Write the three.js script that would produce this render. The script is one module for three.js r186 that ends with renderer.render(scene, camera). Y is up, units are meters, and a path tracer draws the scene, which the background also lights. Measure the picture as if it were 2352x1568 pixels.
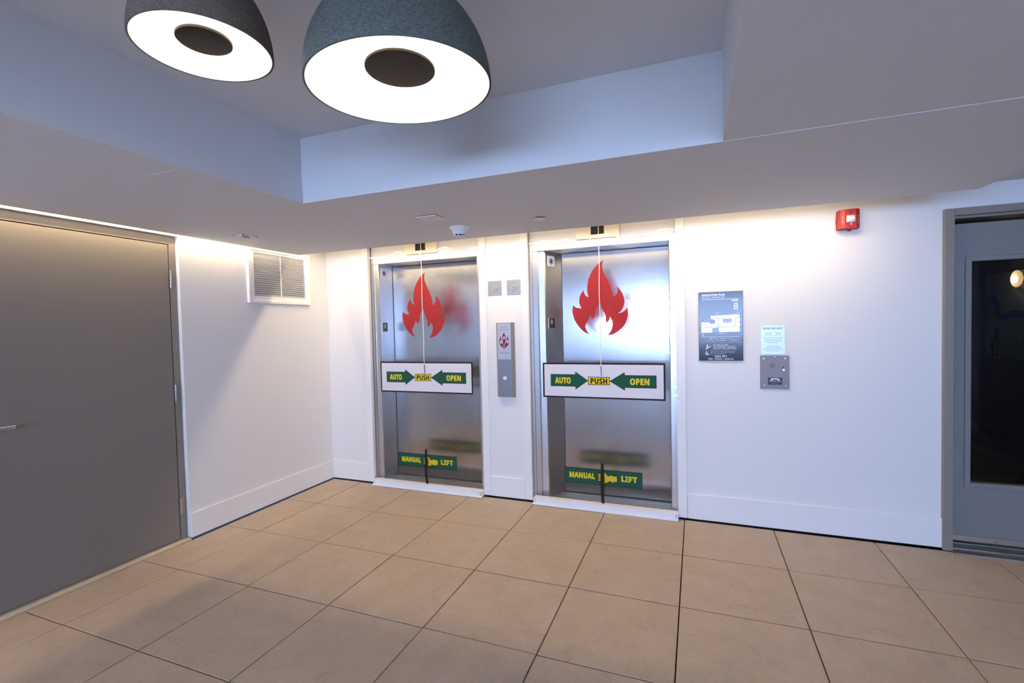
import * as THREE from 'three';
import { RoundedBoxGeometry } from 'three/addons/geometries/RoundedBoxGeometry.js';
import { mergeGeometries } from 'three/addons/utils/BufferGeometryUtils.js';
import { RectAreaLightUniformsLib } from 'three/addons/lights/RectAreaLightUniformsLib.js';

RectAreaLightUniformsLib.init();
const scene = new THREE.Scene();

// ---------------------------------------------------------------- camera, sky, exposure
const camera = new THREE.PerspectiveCamera(2 * Math.atan(784 / 1097.37) * 180 / Math.PI, 2352 / 1568, 0.05, 200);
camera.position.set(3.513, 1.526, 3.888);
camera.rotation.order = 'YXZ';
camera.rotation.set(-1.79427 * Math.PI / 180, 21.1522 * Math.PI / 180, -1.3013 * Math.PI / 180);
scene.add(camera);

// blue evening sky beyond the open side of the lobby, behind the camera
scene.background = new THREE.Color().setRGB(0.40, 0.58, 1.0);
scene.backgroundIntensity = 24;

const renderer = new THREE.WebGLRenderer({ antialias: true });
renderer.toneMapping = THREE.LinearToneMapping;
renderer.toneMappingExposure = 1.0;
renderer.shadowMap.enabled = true;

const WARM = new THREE.Color().setRGB(1.0, 0.78, 0.48);
const COVE_BACK = 185, COVE_LEFT = 190, LAMP_BIG = 0.36, LAMP_SMALL = 0.2;

// ---------------------------------------------------------------- helpers
let seed = 20240611;
function rnd() { seed = (seed * 1664525 + 1013904223) >>> 0; return seed / 4294967296; }
const taken = new Map();
function numbered(name) {
  const n = taken.get(name) ?? 0; taken.set(name, n + 1);
  return n ? name + '_' + String(n).padStart(3, '0') : name;
}
function boxUV(g) {                       // uv in metres, from the side each face looks to
  const p = g.attributes.position, n = g.attributes.normal, uv = new Float32Array(p.count * 2);
  for (let i = 0; i < p.count; i++) {
    const ax = Math.abs(n.getX(i)), ay = Math.abs(n.getY(i)), az = Math.abs(n.getZ(i));
    if (az >= ax && az >= ay) { uv[2 * i] = p.getX(i); uv[2 * i + 1] = p.getY(i); }
    else if (ax >= ay) { uv[2 * i] = p.getZ(i); uv[2 * i + 1] = p.getY(i); }
    else { uv[2 * i] = p.getX(i); uv[2 * i + 1] = p.getZ(i); }
  }
  g.setAttribute('uv', new THREE.BufferAttribute(uv, 2));
  return g;
}
function bx(x0, x1, y0, y1, z0, z1, r = 0) {
  const w = x1 - x0, h = y1 - y0, d = z1 - z0;
  const g = r > 0 ? new RoundedBoxGeometry(w, h, d, 2, Math.min(r, w / 2.01, h / 2.01, d / 2.01)) : new THREE.BoxGeometry(w, h, d);
  g.translate((x0 + x1) / 2, (y0 + y1) / 2, (z0 + z1) / 2);
  return boxUV(g);
}
function cyl(r0, r1, h, n = 32) { return new THREE.CylinderGeometry(r0, r1, h, n); }
function flat(g) { return g.index ? g.toNonIndexed() : g; }
function mesh(name, geoms, m, parent) {
  const list = Array.isArray(geoms) ? geoms : [geoms];
  const g = list.length === 1 ? list[0] : mergeGeometries(list.map((k) => {
    const f = flat(k); for (const a of Object.keys(f.attributes)) if (!['position', 'normal', 'uv'].includes(a)) f.deleteAttribute(a); return f;
  }));
  const o = new THREE.Mesh(g, m);
  o.castShadow = o.receiveShadow = true;
  o.name = parent ? name : numbered(name);
  (parent ?? scene).add(o);
  return o;
}
function thing(name, label, category, pos = [0, 0, 0], group) {
  const o = new THREE.Group(); o.name = numbered(name); o.position.set(...pos);
  o.userData = { label, category }; if (group) o.userData.group = group;
  scene.add(o); return o;
}
function tag(o, label, category, group) { o.userData = { label, category }; if (group) o.userData.group = group; return o; }
function struct(o, label, category) { o.userData = { kind: 'structure', label, category }; return o; }
function structGroup(name, label, category) { const o = new THREE.Group(); o.name = name; scene.add(o); return struct(o, label, category); }
function rgb(r, g, b) { return new THREE.Color().setRGB(r / 255, g / 255, b / 255, THREE.SRGBColorSpace); }
function std(color, roughness = 0.6, metalness = 0, extra = {}) { return new THREE.MeshStandardMaterial({ color, roughness, metalness, ...extra }); }

// seamless value noise
function noiseGrid(n, s) {
  let k = s >>> 0; const a = new Float32Array(n * n);
  for (let i = 0; i < a.length; i++) { k = (k * 1664525 + 1013904223) >>> 0; a[i] = k / 4294967296; }
  return (u, v) => {
    u = (u - Math.floor(u)) * n; v = (v - Math.floor(v)) * n;
    const i = Math.floor(u), j = Math.floor(v), fu = u - i, fv = v - j, su = fu * fu * (3 - 2 * fu), sv = fv * fv * (3 - 2 * fv);
    const q = (x, y) => a[(y % n) * n + (x % n)];
    return (q(i, j) * (1 - su) + q(i + 1, j) * su) * (1 - sv) + (q(i, j + 1) * (1 - su) + q(i + 1, j + 1) * su) * sv;
  };
}
function dataTex(n, fn, srgb = true) {
  const d = new Uint8Array(n * n * 4);
  for (let y = 0; y < n; y++) for (let x = 0; x < n; x++) {
    const c = fn((x + 0.5) / n, (y + 0.5) / n, x, y), o = (y * n + x) * 4;
    for (let k = 0; k < 3; k++) d[o + k] = Math.max(0, Math.min(255, Math.round(c[k])));
    d[o + 3] = 255;
  }
  const t = new THREE.DataTexture(d, n, n, THREE.RGBAFormat);
  t.magFilter = THREE.LinearFilter; t.minFilter = THREE.LinearMipmapLinearFilter; t.generateMipmaps = true;
  t.wrapS = t.wrapT = THREE.RepeatWrapping; if (srgb) t.colorSpace = THREE.SRGBColorSpace;
  t.needsUpdate = true; return t;
}
function canvasTex(w, h, draw) {
  const c = document.createElement('canvas'); c.width = w; c.height = h;
  draw(c.getContext('2d'), w, h);
  const t = new THREE.CanvasTexture(c); t.colorSpace = THREE.SRGBColorSpace; return t;
}
function words(g, str, x, y, size, o = {}) {   // text fitted to a width
  g.save(); g.font = (o.weight ?? 'bold') + ' ' + size + 'px ' + (o.font ?? 'sans-serif');
  g.fillStyle = o.color ?? '#fff'; g.textBaseline = 'middle';
  const m = g.measureText(str).width, s = o.width ? o.width / m : 1;
  const x0 = o.align === 'center' ? x - m * s / 2 : o.align === 'right' ? x - m * s : x;
  g.translate(x0, y); g.scale(s, 1); g.fillText(str, 0, 0);
  if (o.stroke) { g.lineWidth = o.stroke; g.strokeStyle = o.color ?? '#fff'; g.lineJoin = 'round'; g.strokeText(str, 0, 0); }
  g.restore();
}
function panelGeo(w, h) { return new THREE.PlaneGeometry(w, h); }

// ---------------------------------------------------------------- materials
const n1 = noiseGrid(64, 11), n2 = noiseGrid(128, 23), n3 = noiseGrid(16, 37), n4 = noiseGrid(8, 51), n5 = noiseGrid(256, 77);
const paintBump = dataTex(256, (u, v) => { const k = 128 + 70 * (n2(u, v) - 0.5) + 50 * (n5(u, v) - 0.5); return [k, k, k]; }, false);
paintBump.repeat.set(2.5, 2.5);
const M = {
  wall: std(rgb(232, 231, 230), 0.55, 0, { bumpMap: paintBump, bumpScale: 0.0004 }),
  ceiling: std(rgb(222, 221, 221), 0.8, 0, { bumpMap: paintBump, bumpScale: 0.0003 }),
  trim: std(rgb(238, 237, 236), 0.35),
  white: std(rgb(236, 236, 236), 0.4),
  alum: std(rgb(235, 235, 238), 0.35),
  doorPaint: std(rgb(132, 124, 116), 0.42),
  framePaint: std(rgb(138, 130, 122), 0.4),
  glassDoorPaint: std(rgb(130, 127, 126), 0.45),
  dark: std(rgb(14, 14, 16), 0.9),
  black: std(rgb(10, 10, 13), 0.7),
  subfloor: std(rgb(24, 23, 24), 0.95),
  chrome: std(rgb(215, 215, 218), 0.2, 1),
  mill: std(rgb(190, 186, 180), 0.38, 1),
  gold: std(rgb(214, 200, 176), 0.35, 1),
  red: std(rgb(186, 18, 14), 0.35),
  film: new THREE.MeshPhysicalMaterial({ color: 0xffffff, transmission: 1, thickness: 0, roughness: 0.0, ior: 1.42 }),
  pane: new THREE.MeshPhysicalMaterial({ color: rgb(200, 205, 210), transmission: 1, thickness: 0, roughness: 0.0, ior: 1.5 }),
};
const steelTex = dataTex(512, (u, v) => { const k = 182 + 5 * (n5(u * 3, v * 0.05) - 0.5) + 5 * (n3(u, v) - 0.5); return [k, k, k + 2]; });
M.steel = new THREE.MeshPhysicalMaterial({ color: 0xffffff, map: steelTex, metalness: 1, roughness: 0.25, anisotropy: 0.7, anisotropyRotation: 0 });
M.steelFrame = new THREE.MeshPhysicalMaterial({ color: rgb(208, 207, 208), metalness: 1, roughness: 0.34 });

// ---------------------------------------------------------------- floor: pavers laid with open joints
const floor = structGroup('floor', 'beige concrete paver floor with open joints', 'floor');
mesh('subfloor', bx(-0.6, 8, -0.2, -0.03, -6.2, 9.5), M.subfloor, floor);
const PITCH = 0.61, JOINT = 0.0062, GX = 3.4117, GZ = 0.6081;
function paverTex(s) {
  const a = noiseGrid(6, s), b = noiseGrid(18, s + 5), c = noiseGrid(60, s + 9), e = noiseGrid(256, s + 13), d = noiseGrid(170, s + 17);
  return dataTex(1024, (u, v) => {
    let k = 1 + 0.045 * (a(u, v) - 0.5) + 0.03 * (b(u, v) - 0.5) + 0.03 * (c(u, v) - 0.5) + 0.09 * (e(u, v) - 0.5);
    const st = a(u * 1 + 0.37, v + 0.61) * b(u + 0.2, v + 0.7);
    k -= 0.14 * Math.max(0, st - 0.5);                               // worn smudges
    const sp = d(u, v); if (sp > 0.9) k -= 3.2 * (sp - 0.9);        // dark grains
    if (sp < 0.04) k += 0.8 * (0.04 - sp);
    const w = 4 * (b(u + 0.5, v) - 0.5);
    return [186 * k + w, 165 * k, 142 * k - w];
  });
}
const paverMats = [101, 202, 303, 404].map((s) => std(0xffffff, 0.62, 0, { map: paverTex(s) }));
{
  const L = PITCH - JOINT, H = L / 2, c = 0.0022;
  function paverGeo(w, d) {
    const top = new THREE.Shape(); top.moveTo(-w / 2 + c, -d / 2 + c); top.lineTo(w / 2 - c, -d / 2 + c); top.lineTo(w / 2 - c, d / 2 - c); top.lineTo(-w / 2 + c, d / 2 - c);
    const g = new THREE.ExtrudeGeometry(top, { depth: 0.022, bevelEnabled: true, bevelThickness: 0.0015, bevelSize: c, bevelSegments: 1 });
    g.rotateX(-Math.PI / 2); g.translate(0, -0.0235, 0);
    const p = g.attributes.position, uv = g.attributes.uv;
    for (let i = 0; i < p.count; i++) uv.setXY(i, p.getX(i) / PITCH + 0.5, p.getZ(i) / PITCH + 0.5 + p.getY(i));
    return g;
  }
  const full = paverGeo(L, L);
  const X0 = 0.008, X1 = 6.62, Z0 = 0.008, Z1 = 9.2;
  let k = 0;
  for (let i = -6; i < 6; i++) for (let j = -1; j < 15; j++) {
    let x0 = GX + i * PITCH + JOINT / 2, x1 = GX + (i + 1) * PITCH - JOINT / 2, z0 = GZ + j * PITCH + JOINT / 2, z1 = GZ + (j + 1) * PITCH - JOINT / 2;
    const whole = x0 >= X0 && x1 <= X1 && z0 >= Z0 && z1 <= Z1;
    x0 = Math.max(x0, X0); x1 = Math.min(x1, X1); z0 = Math.max(z0, Z0); z1 = Math.min(z1, Z1);
    if (x1 - x0 < 0.02 || z1 - z0 < 0.02) continue;
    const t = mesh(k ? 'paver_' + String(k).padStart(3, '0') : 'paver', whole ? full : paverGeo(x1 - x0, z1 - z0), paverMats[Math.floor(rnd() * 4)], floor);
    t.position.set((x0 + x1) / 2, -0.0012 + 0.0024 * (rnd() - 0.5), (z0 + z1) / 2);
    if (whole) t.rotation.y = Math.floor(rnd() * 4) * Math.PI / 2;
    k++;
  }
}

// ---------------------------------------------------------------- walls
const WY = 0.014;    // the walls stop short of the pavers
const WZ = -0.012;   // face of the elevator wall
const TOP = 2.62;
const SOFFIT = 2.23, COVE = 2.36;
const backWall = [['wall_corner', [-0.5, 0.503, WY, TOP, -0.045, WZ], 'white painted wall between corner and elevator'], ['wall_middle', [1.71, 2.163, WY, TOP, -0.045, WZ], 'white painted pier between the elevators'],
  ['wall_back', [3.37, 5.03, WY, TOP, -0.045, WZ], 'white painted wall with the fire alarm'], ['wall_header', [0.503, 1.71, 2.22, TOP, -0.30, -0.062], 'white wall above the corner elevator'],
  ['wall_lintel', [2.163, 3.37, 2.22, TOP, -0.30, -0.062], 'white wall above the second elevator'], ['wall_overdoor', [5.03, 5.985, 2.19, TOP, -0.15, WZ], 'white wall above the glazed door'],
  ['wall_end', [5.985, 7.3, WY, TOP, -0.15, WZ], 'white wall right of the glazed door'], ['wall_light_stop', [-0.5, 5.03, WY, TOP, -0.60, -0.42], 'unseen wall added behind the elevator doors to stop sky light']];  // last entry: unseen wall added so sky light cannot leak past the doors
for (const [n, c, l] of backWall) struct(mesh(n, bx(...c), M.wall), l, 'wall');
struct(mesh('wall_left', [
  bx(-0.25, -0.012, WY, TOP, -0.6, 1.487), bx(-0.25, -0.012, 2.236, TOP, 1.487, 2.66), bx(-0.25, -0.012, WY, TOP, 2.66, 9.4),
  bx(-0.25, -0.16, WY, TOP, 1.4, 2.7),
], M.wall), 'white painted wall with the grey door', 'wall');
struct(mesh('wall_right', bx(6.62, 6.8, WY, TOP, 0, 9.4), std(rgb(96, 90, 86), 0.7)), 'dark side wall beyond the glazed door', 'wall');
struct(mesh('wall_rear', [bx(-0.3, 6.8, -0.02, 1.05, 9.2, 9.34), bx(-0.3, 1.4, 1.05, TOP, 9.2, 9.34), bx(6.5, 6.8, 1.05, TOP, 9.2, 9.34)], std(rgb(128, 122, 118), 0.7)), 'unseen grey parapet of the open side, closed ends added to shape the sky light', 'wall');  // full-height ends added out of view to narrow the sky opening and its reflections
struct(mesh('baseboard_left', bx(-0.012, 0.001, 0.012, 0.193, 0, 1.487, 0.002), M.trim), 'white baseboard below the vent', 'baseboard');
struct(mesh('baseboard_back', bx(0, 0.44, 0.012, 0.19, WZ, 0.001, 0.002), M.trim), 'white baseboard in the corner', 'baseboard');
struct(mesh('baseboard_middle', bx(1.772, 2.10, 0.012, 0.19, WZ, 0.001, 0.002), M.trim), 'white baseboard between the elevators', 'baseboard');
struct(mesh('baseboard_right', bx(3.435, 5.016, 0.012, 0.205, WZ, 0.001, 0.002), M.trim), 'white baseboard below the emergency phone', 'baseboard');

// ---------------------------------------------------------------- ceiling: dropped panels, raised tray, cove
const ceiling = structGroup('ceiling', 'dropped drywall ceiling with raised tray', 'ceiling');
const TX0 = 1.494, TX1 = 3.617, TZ0 = 1.82, TZ1 = 4.9, TTOP = 2.582, SX1 = 4.985, SZ0 = 0.45, SX0 = 0.085;
mesh('ceiling_panel', bx(SX0, TX0 - 0.0012, SOFFIT, 2.30, SZ0, 9.34), M.ceiling, ceiling);
mesh('ceiling_panel_001', bx(TX0 + 0.0012, SX1, SOFFIT, 2.30, SZ0, TZ0 - 0.0012), M.ceiling, ceiling);
mesh('ceiling_panel_002', bx(TX1, SX1, SOFFIT + 0.0015, 2.30, TZ0 + 0.0012, 9.34), M.ceiling, ceiling);
mesh('ceiling_panel_003', bx(TX0 + 0.0012, TX1, SOFFIT, 2.30, TZ1, 9.34), M.ceiling, ceiling);
mesh('tray_side', bx(TX0 - 0.06, TX0 - 0.0012, 2.2995, 2.70, TZ0, TZ1), M.ceiling, ceiling);
mesh('tray_side_001', bx(TX1, TX1 + 0.06, 2.2995, 2.70, TZ0, TZ1), M.ceiling, ceiling);
mesh('tray_side_002', bx(TX0 - 0.06, TX1 + 0.06, 2.2995, 2.70, TZ0 - 0.06, TZ0 - 0.0012), M.ceiling, ceiling);
mesh('tray_side_003', bx(TX0 - 0.06, TX1 + 0.06, 2.2995, 2.70, TZ1, TZ1 + 0.06), M.ceiling, ceiling);
mesh('tray_top', bx(TX0 - 0.002, TX1, TTOP, 2.70, TZ0 - 0.002, TZ1), M.ceiling, ceiling);
mesh('cove_ceiling', [bx(-0.3, TX0 - 0.06, COVE, 2.75, -0.3, 9.34), bx(TX1 + 0.06, 6.8, COVE, 2.75, -0.3, 9.34), bx(TX0 - 0.06, TX1 + 0.06, COVE, 2.75, -0.3, TZ0 - 0.06), bx(TX0 - 0.06, TX1 + 0.06, COVE, 2.75, TZ1 + 0.06, 9.34)], M.ceiling, ceiling);
mesh('roof_deck', bx(-0.5, 7.3, 2.70, 2.9, -6.2, 9.5), M.ceiling, ceiling);

// ---------------------------------------------------------------- cove strip lights
function stripLight(label, a, b, power, aim) {
  const A = new THREE.Vector3(...a), B = new THREE.Vector3(...b), mid = A.clone().add(B).multiplyScalar(0.5), len = A.distanceTo(B);
  const alongX = Math.abs(B.x - A.x) > 0.1;
  const t = thing('strip_light', label, 'light', [mid.x, mid.y, mid.z], 'cove strip lights');
  const g = (w, y0, y1) => alongX ? bx(-len / 2, len / 2, y0, y1, -w / 2, w / 2, 0.001) : bx(-w / 2, w / 2, y0, y1, -len / 2, len / 2, 0.001);
  mesh('channel', g(0.016, 0, 0.01), M.alum, t);
  mesh('diffuser', g(0.012, -0.004, 0), new THREE.MeshStandardMaterial({ color: 0xffffff, emissive: WARM, emissiveIntensity: 9, roughness: 0.5 }), t);
  const l = new THREE.RectAreaLight(WARM, power, len, 0.012);
  l.position.set(mid.x, mid.y - 0.006, mid.z);
  l.up.set(0, 0, 1); if (!alongX) l.up.set(1, 0, 0);
  l.lookAt(mid.x + aim[0], mid.y - 0.006 + aim[1], mid.z + aim[2]);
  if (!alongX) l.rotateZ(0);
  scene.add(l);
  return l;
}
stripLight('warm strip light hidden in the cove above the elevator doors', [0.12, 2.316, 0.40], [4.5, 2.316, 0.40], COVE_BACK, [0, -1, 0]);
{
  const l = stripLight('warm strip light hidden in the cove above the grey door', [0.055, 2.35, 0.5], [0.055, 2.35, 5.4], COVE_LEFT, [-1, -1.1, 0]);
}

// ---------------------------------------------------------------- grey door in the left wall
{
  const d = structGroup('door_1', 'plain grey steel door in the left wall', 'door');
  const FX = -0.045, sx = FX - 0.004;
  mesh('frame', [bx(-0.15, FX, 0.004, 2.178, 1.489, 1.533, 0.002), bx(-0.15, FX, 2.178, 2.234, 1.489, 2.66, 0.002), bx(-0.15, FX, 0.004, 2.178, 2.612, 2.66, 0.002)], M.framePaint, d);
  const leaf = mesh('leaf', bx(sx - 0.045, sx, 0.022, 2.173, 1.539, 2.606, 0.002), M.doorPaint, d);
  for (const y of [0.262, 1.10, 1.925]) {
    const h = mesh('hinge', bx(FX - 0.002, FX + 0.0012, y - 0.06, y + 0.06, 1.503, 1.53), y < 0.5 ? std(rgb(176, 150, 112), 0.45, 0.3) : M.framePaint, d);
    for (let k = 0; k < 5; k++) { const g = cyl(0.0075, 0.0075, 0.0225, 16); g.translate(FX + 0.006, y - 0.049 + k * 0.0245, 1.534); mesh('knuckle', g, M.chrome, h); }
  }
  const hd = mesh('handle', (() => {
    const rose = cyl(0.027, 0.027, 0.012, 32); rose.rotateZ(Math.PI / 2); rose.translate(sx + 0.006, 1.035, 2.54);
    const neck = cyl(0.011, 0.011, 0.055, 20); neck.rotateZ(Math.PI / 2); neck.translate(sx + 0.035, 1.035, 2.54);
    return [rose, neck, bx(sx + 0.048, sx + 0.062, 1.025, 1.045, 2.435, 2.55, 0.004)];
  })(), M.chrome, d);
  mesh('threshold', [bx(-0.10, -0.004, -0.02, 0.007, 1.489, 2.66, 0.002), ...[0, 1, 2].map((k) => bx(-0.042 + k * 0.013, -0.034 + k * 0.013, 0.006, 0.011, 1.489, 2.66, 0.001))], std(rgb(232, 208, 174), 0.4, 0.2), d);
}

// ---------------------------------------------------------------- glazed door on the right
{
  const d = structGroup('door_2', 'grey door with a tall glass pane', 'door');
  const fz = 0.02;
  mesh('frame', [bx(4.999, 5.05, 0.004, 2.212, -0.15, fz, 0.003), bx(5.05, 6.0, 2.166, 2.212, -0.15, fz, 0.003), bx(5.96, 6.01, 0.004, 2.166, -0.15, fz, 0.003),
    bx(5.05, 5.96, 2.150, 2.166, -0.15, -0.012, 0.002)], M.framePaint, d);
  const z1 = -0.035, z0 = -0.08;
  const lx0 = 5.056, lx1 = 5.954, ly0 = 0.075, ly1 = 2.118, gx0 = 5.155, gx1 = 5.855, gy0 = 0.45, gy1 = 1.875;
  const leaf = mesh('leaf', [bx(lx0, gx0, ly0, ly1, z0, z1), bx(gx1, lx1, ly0, ly1, z0, z1), bx(gx0, gx1, ly0, gy0, z0, z1), bx(gx0, gx1, gy1, ly1, z0, z1)], M.glassDoorPaint, d);
  const w = 0.032;
  mesh('glazing_bead', [bx(gx0 - w, gx0, gy0 - w, gy1 + w, z1 - 0.002, z1 + 0.011, 0.004), bx(gx1, gx1 + w, gy0 - w, gy1 + w, z1 - 0.002, z1 + 0.011, 0.004),
    bx(gx0 - 0.004, gx1 + 0.004, gy0 - w, gy0, z1 - 0.002, z1 + 0.011, 0.004), bx(gx0 - 0.004, gx1 + 0.004, gy1, gy1 + w, z1 - 0.002, z1 + 0.011, 0.004)], M.glassDoorPaint, leaf);
  const pg = new THREE.PlaneGeometry(gx1 - gx0, gy1 - gy0); pg.translate((gx0 + gx1) / 2, (gy0 + gy1) / 2, z1 - 0.012);
  mesh('pane', pg, M.pane, leaf);
  const sw = mesh('door_sweep', bx(lx0, lx1, 0.062, 0.098, z1, z1 + 0.008, 0.002), M.mill, leaf);
  for (let k = 0; k < 4; k++) { const g = cyl(0.005, 0.005, 0.003, 12); g.rotateX(Math.PI / 2); g.translate(lx0 + 0.03 + k * 0.2, 0.082, z1 + 0.009); mesh('screw', g, M.chrome, leaf); }
  mesh('threshold', [bx(5.05, 5.96, -0.02, 0.012, -0.15, 0.06, 0.004), ...[0, 1, 2, 3, 4].map((k) => bx(5.05, 5.96, 0.010, 0.018, -0.085 + k * 0.016, -0.077 + k * 0.016, 0.001)), bx(5.05, 5.96, 0.010, 0.026, -0.13, -0.09, 0.003)], M.mill, d);
}

// ---------------------------------------------------------------- hallway seen through the glass
struct(mesh('wall_hall', [bx(7.05, 7.2, -0.03, TOP, -4.21, -0.15), bx(4.9, 7.3, -0.03, TOP, -6.2, -6.0), bx(4.75, 4.9, -0.03, TOP, -6.0, -0.3), bx(7.35, 7.5, -0.03, TOP, -6.2, -4.21), bx(7.05, 7.5, -0.03, TOP, -4.36, -4.21)], std(rgb(84, 76, 70), 0.7)), 'dark brown hallway wall behind the glass', 'wall');
struct(mesh('floor_hall', bx(4.9, 7.2, -0.03, 0.0, -6.0, -0.15), std(rgb(22, 22, 26), 0.9)), 'dark hallway carpet behind the glass', 'floor');
struct(mesh('ceiling_hall', bx(4.9, 7.4, 2.5, 2.7, -6.0, -0.15), std(rgb(120, 116, 112), 0.8)), 'hallway ceiling behind the glass', 'ceiling');
struct(mesh('baseboard_hall', bx(7.03, 7.05, 0, 0.12, -4.21, -0.15, 0.003), std(rgb(60, 60, 66), 0.6)), 'grey hallway baseboard behind the glass', 'baseboard');
{
  const tex = canvasTex(512, 512, (g, w, h) => {
    g.fillStyle = '#8d98a0'; g.fillRect(0, 0, w, h);
    g.fillStyle = '#7f9290'; g.beginPath(); g.moveTo(0, 250); g.bezierCurveTo(60, 150, 130, 300, 190, 300); g.bezierCurveTo(260, 250, 330, 330, 512, 210); g.lineTo(512, 512); g.lineTo(0, 512); g.fill();
    g.strokeStyle = '#2f56b0'; g.lineWidth = 44; g.lineCap = 'round'; g.beginPath(); g.moveTo(-10, 190); g.bezierCurveTo(50, 110, 90, 150, 100, 210); g.bezierCurveTo(110, 300, 160, 260, 220, 250); g.bezierCurveTo(300, 240, 340, 290, 420, 240); g.stroke();
    g.fillStyle = '#3e4b4a';
    for (const [x, y, s] of [[95, 330, 1], [60, 400, 0.7], [330, 350, 0.9], [380, 380, 0.7]]) {
      for (let k = 0; k < 9; k++) { g.beginPath(); g.ellipse(x + ((k * 37) % 23 - 11) * s, y + k * 11 * s, (10 + k * 2.2) * s, 7 * s, 0, 0, 7); g.fill(); }
      g.fillRect(x - 3, y + 80 * s, 6, 90 * s); g.fillRect(x + 10 * s, y + 90 * s, 4, 80 * s);
    }
  });
  const t = thing('wall_picture', 'frameless landscape panel with blue river behind the door glass', 'picture', [7.035, 1.0, -3.5]);
  mesh('panel', bx(-0.006, 0.006, 0.0, 1.05, -0.655, 0.655, 0.002), std(rgb(150, 160, 165), 0.3), t);
  const g = panelGeo(1.30, 1.04); g.rotateY(-Math.PI / 2); g.translate(-0.0065, 0.525, 0);
  mesh('print', g, std(0xffffff, 0.25, 0, { map: tex }), t);
  for (const [y, z] of [[0.02, -0.62], [1.0, -0.62], [0.02, 0.62], [1.0, 0.62]]) { const s = cyl(0.011, 0.011, 0.03, 16); s.rotateZ(Math.PI / 2); s.translate(0.0, y + 0.012, z); mesh('standoff', s, M.chrome, t); }
  const s = thing('wall_sconce', 'round glowing wall sconce behind the door glass', 'sconce', [7.0, 1.945, -3.37]);
  const back = cyl(0.05, 0.05, 0.03, 24); back.rotateZ(Math.PI / 2); back.translate(0.012, 0, 0); mesh('backplate', back, M.chrome, s);
  const shade = new THREE.SphereGeometry(0.098, 40, 24); shade.scale(0.35, 1, 1); shade.translate(-0.04, 0, 0);
  mesh('shade', shade, new THREE.MeshStandardMaterial({ color: 0xffffff, emissive: rgb(255, 205, 140), emissiveIntensity: 1.1, roughness: 0.4 }), s);
  const bulb = new THREE.SphereGeometry(0.055, 32, 20); bulb.scale(0.3, 0.8, 1.15); bulb.translate(-0.065, -0.005, 0.01);
  mesh('bulb', bulb, new THREE.MeshStandardMaterial({ color: 0xffffff, emissive: rgb(255, 240, 215), emissiveIntensity: 3, roughness: 0.4 }), s);
  const pl = new THREE.PointLight(WARM, 0.05); pl.position.set(6.85, 1.945, -3.37); pl.castShadow = true; scene.add(pl);
}

// ---------------------------------------------------------------- elevator entrances
function wallPoly(pts, y0, y1) {           // upright extrusion of a plan outline [x, z]
  const s = new THREE.Shape(pts.map(([x, z]) => new THREE.Vector2(x, -z)));
  const g = new THREE.ExtrudeGeometry(s, { depth: y1 - y0, bevelEnabled: false });
  g.rotateX(-Math.PI / 2); g.translate(0, y0, 0);
  return boxUV(g);
}
const starTex = canvasTex(128, 200, (g, w, h) => {
  g.fillStyle = '#eef0f6'; g.fillRect(0, 0, w, h); g.strokeStyle = '#2b3f8f'; g.lineWidth = 22;
  for (const a of [90, 30, -30]) { const c = Math.cos(a * Math.PI / 180) * 42, s = Math.sin(a * Math.PI / 180) * 62; g.beginPath(); g.moveTo(64 - c, 105 - s); g.lineTo(64 + c, 105 + s); g.stroke(); }
});
const eightTex = canvasTex(160, 200, (g, w, h) => {
  g.fillStyle = '#26272b'; g.fillRect(0, 0, w, h); words(g, '8', 80, 78, 120, { weight: 'normal', align: 'center', color: '#e8e6e2' });
  g.fillStyle = '#9a9a98'; for (const [x, y] of [[70, 165], [82, 165], [70, 177]]) { g.beginPath(); g.arc(x, y, 2.5, 0, 7); g.fill(); }
});
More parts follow.
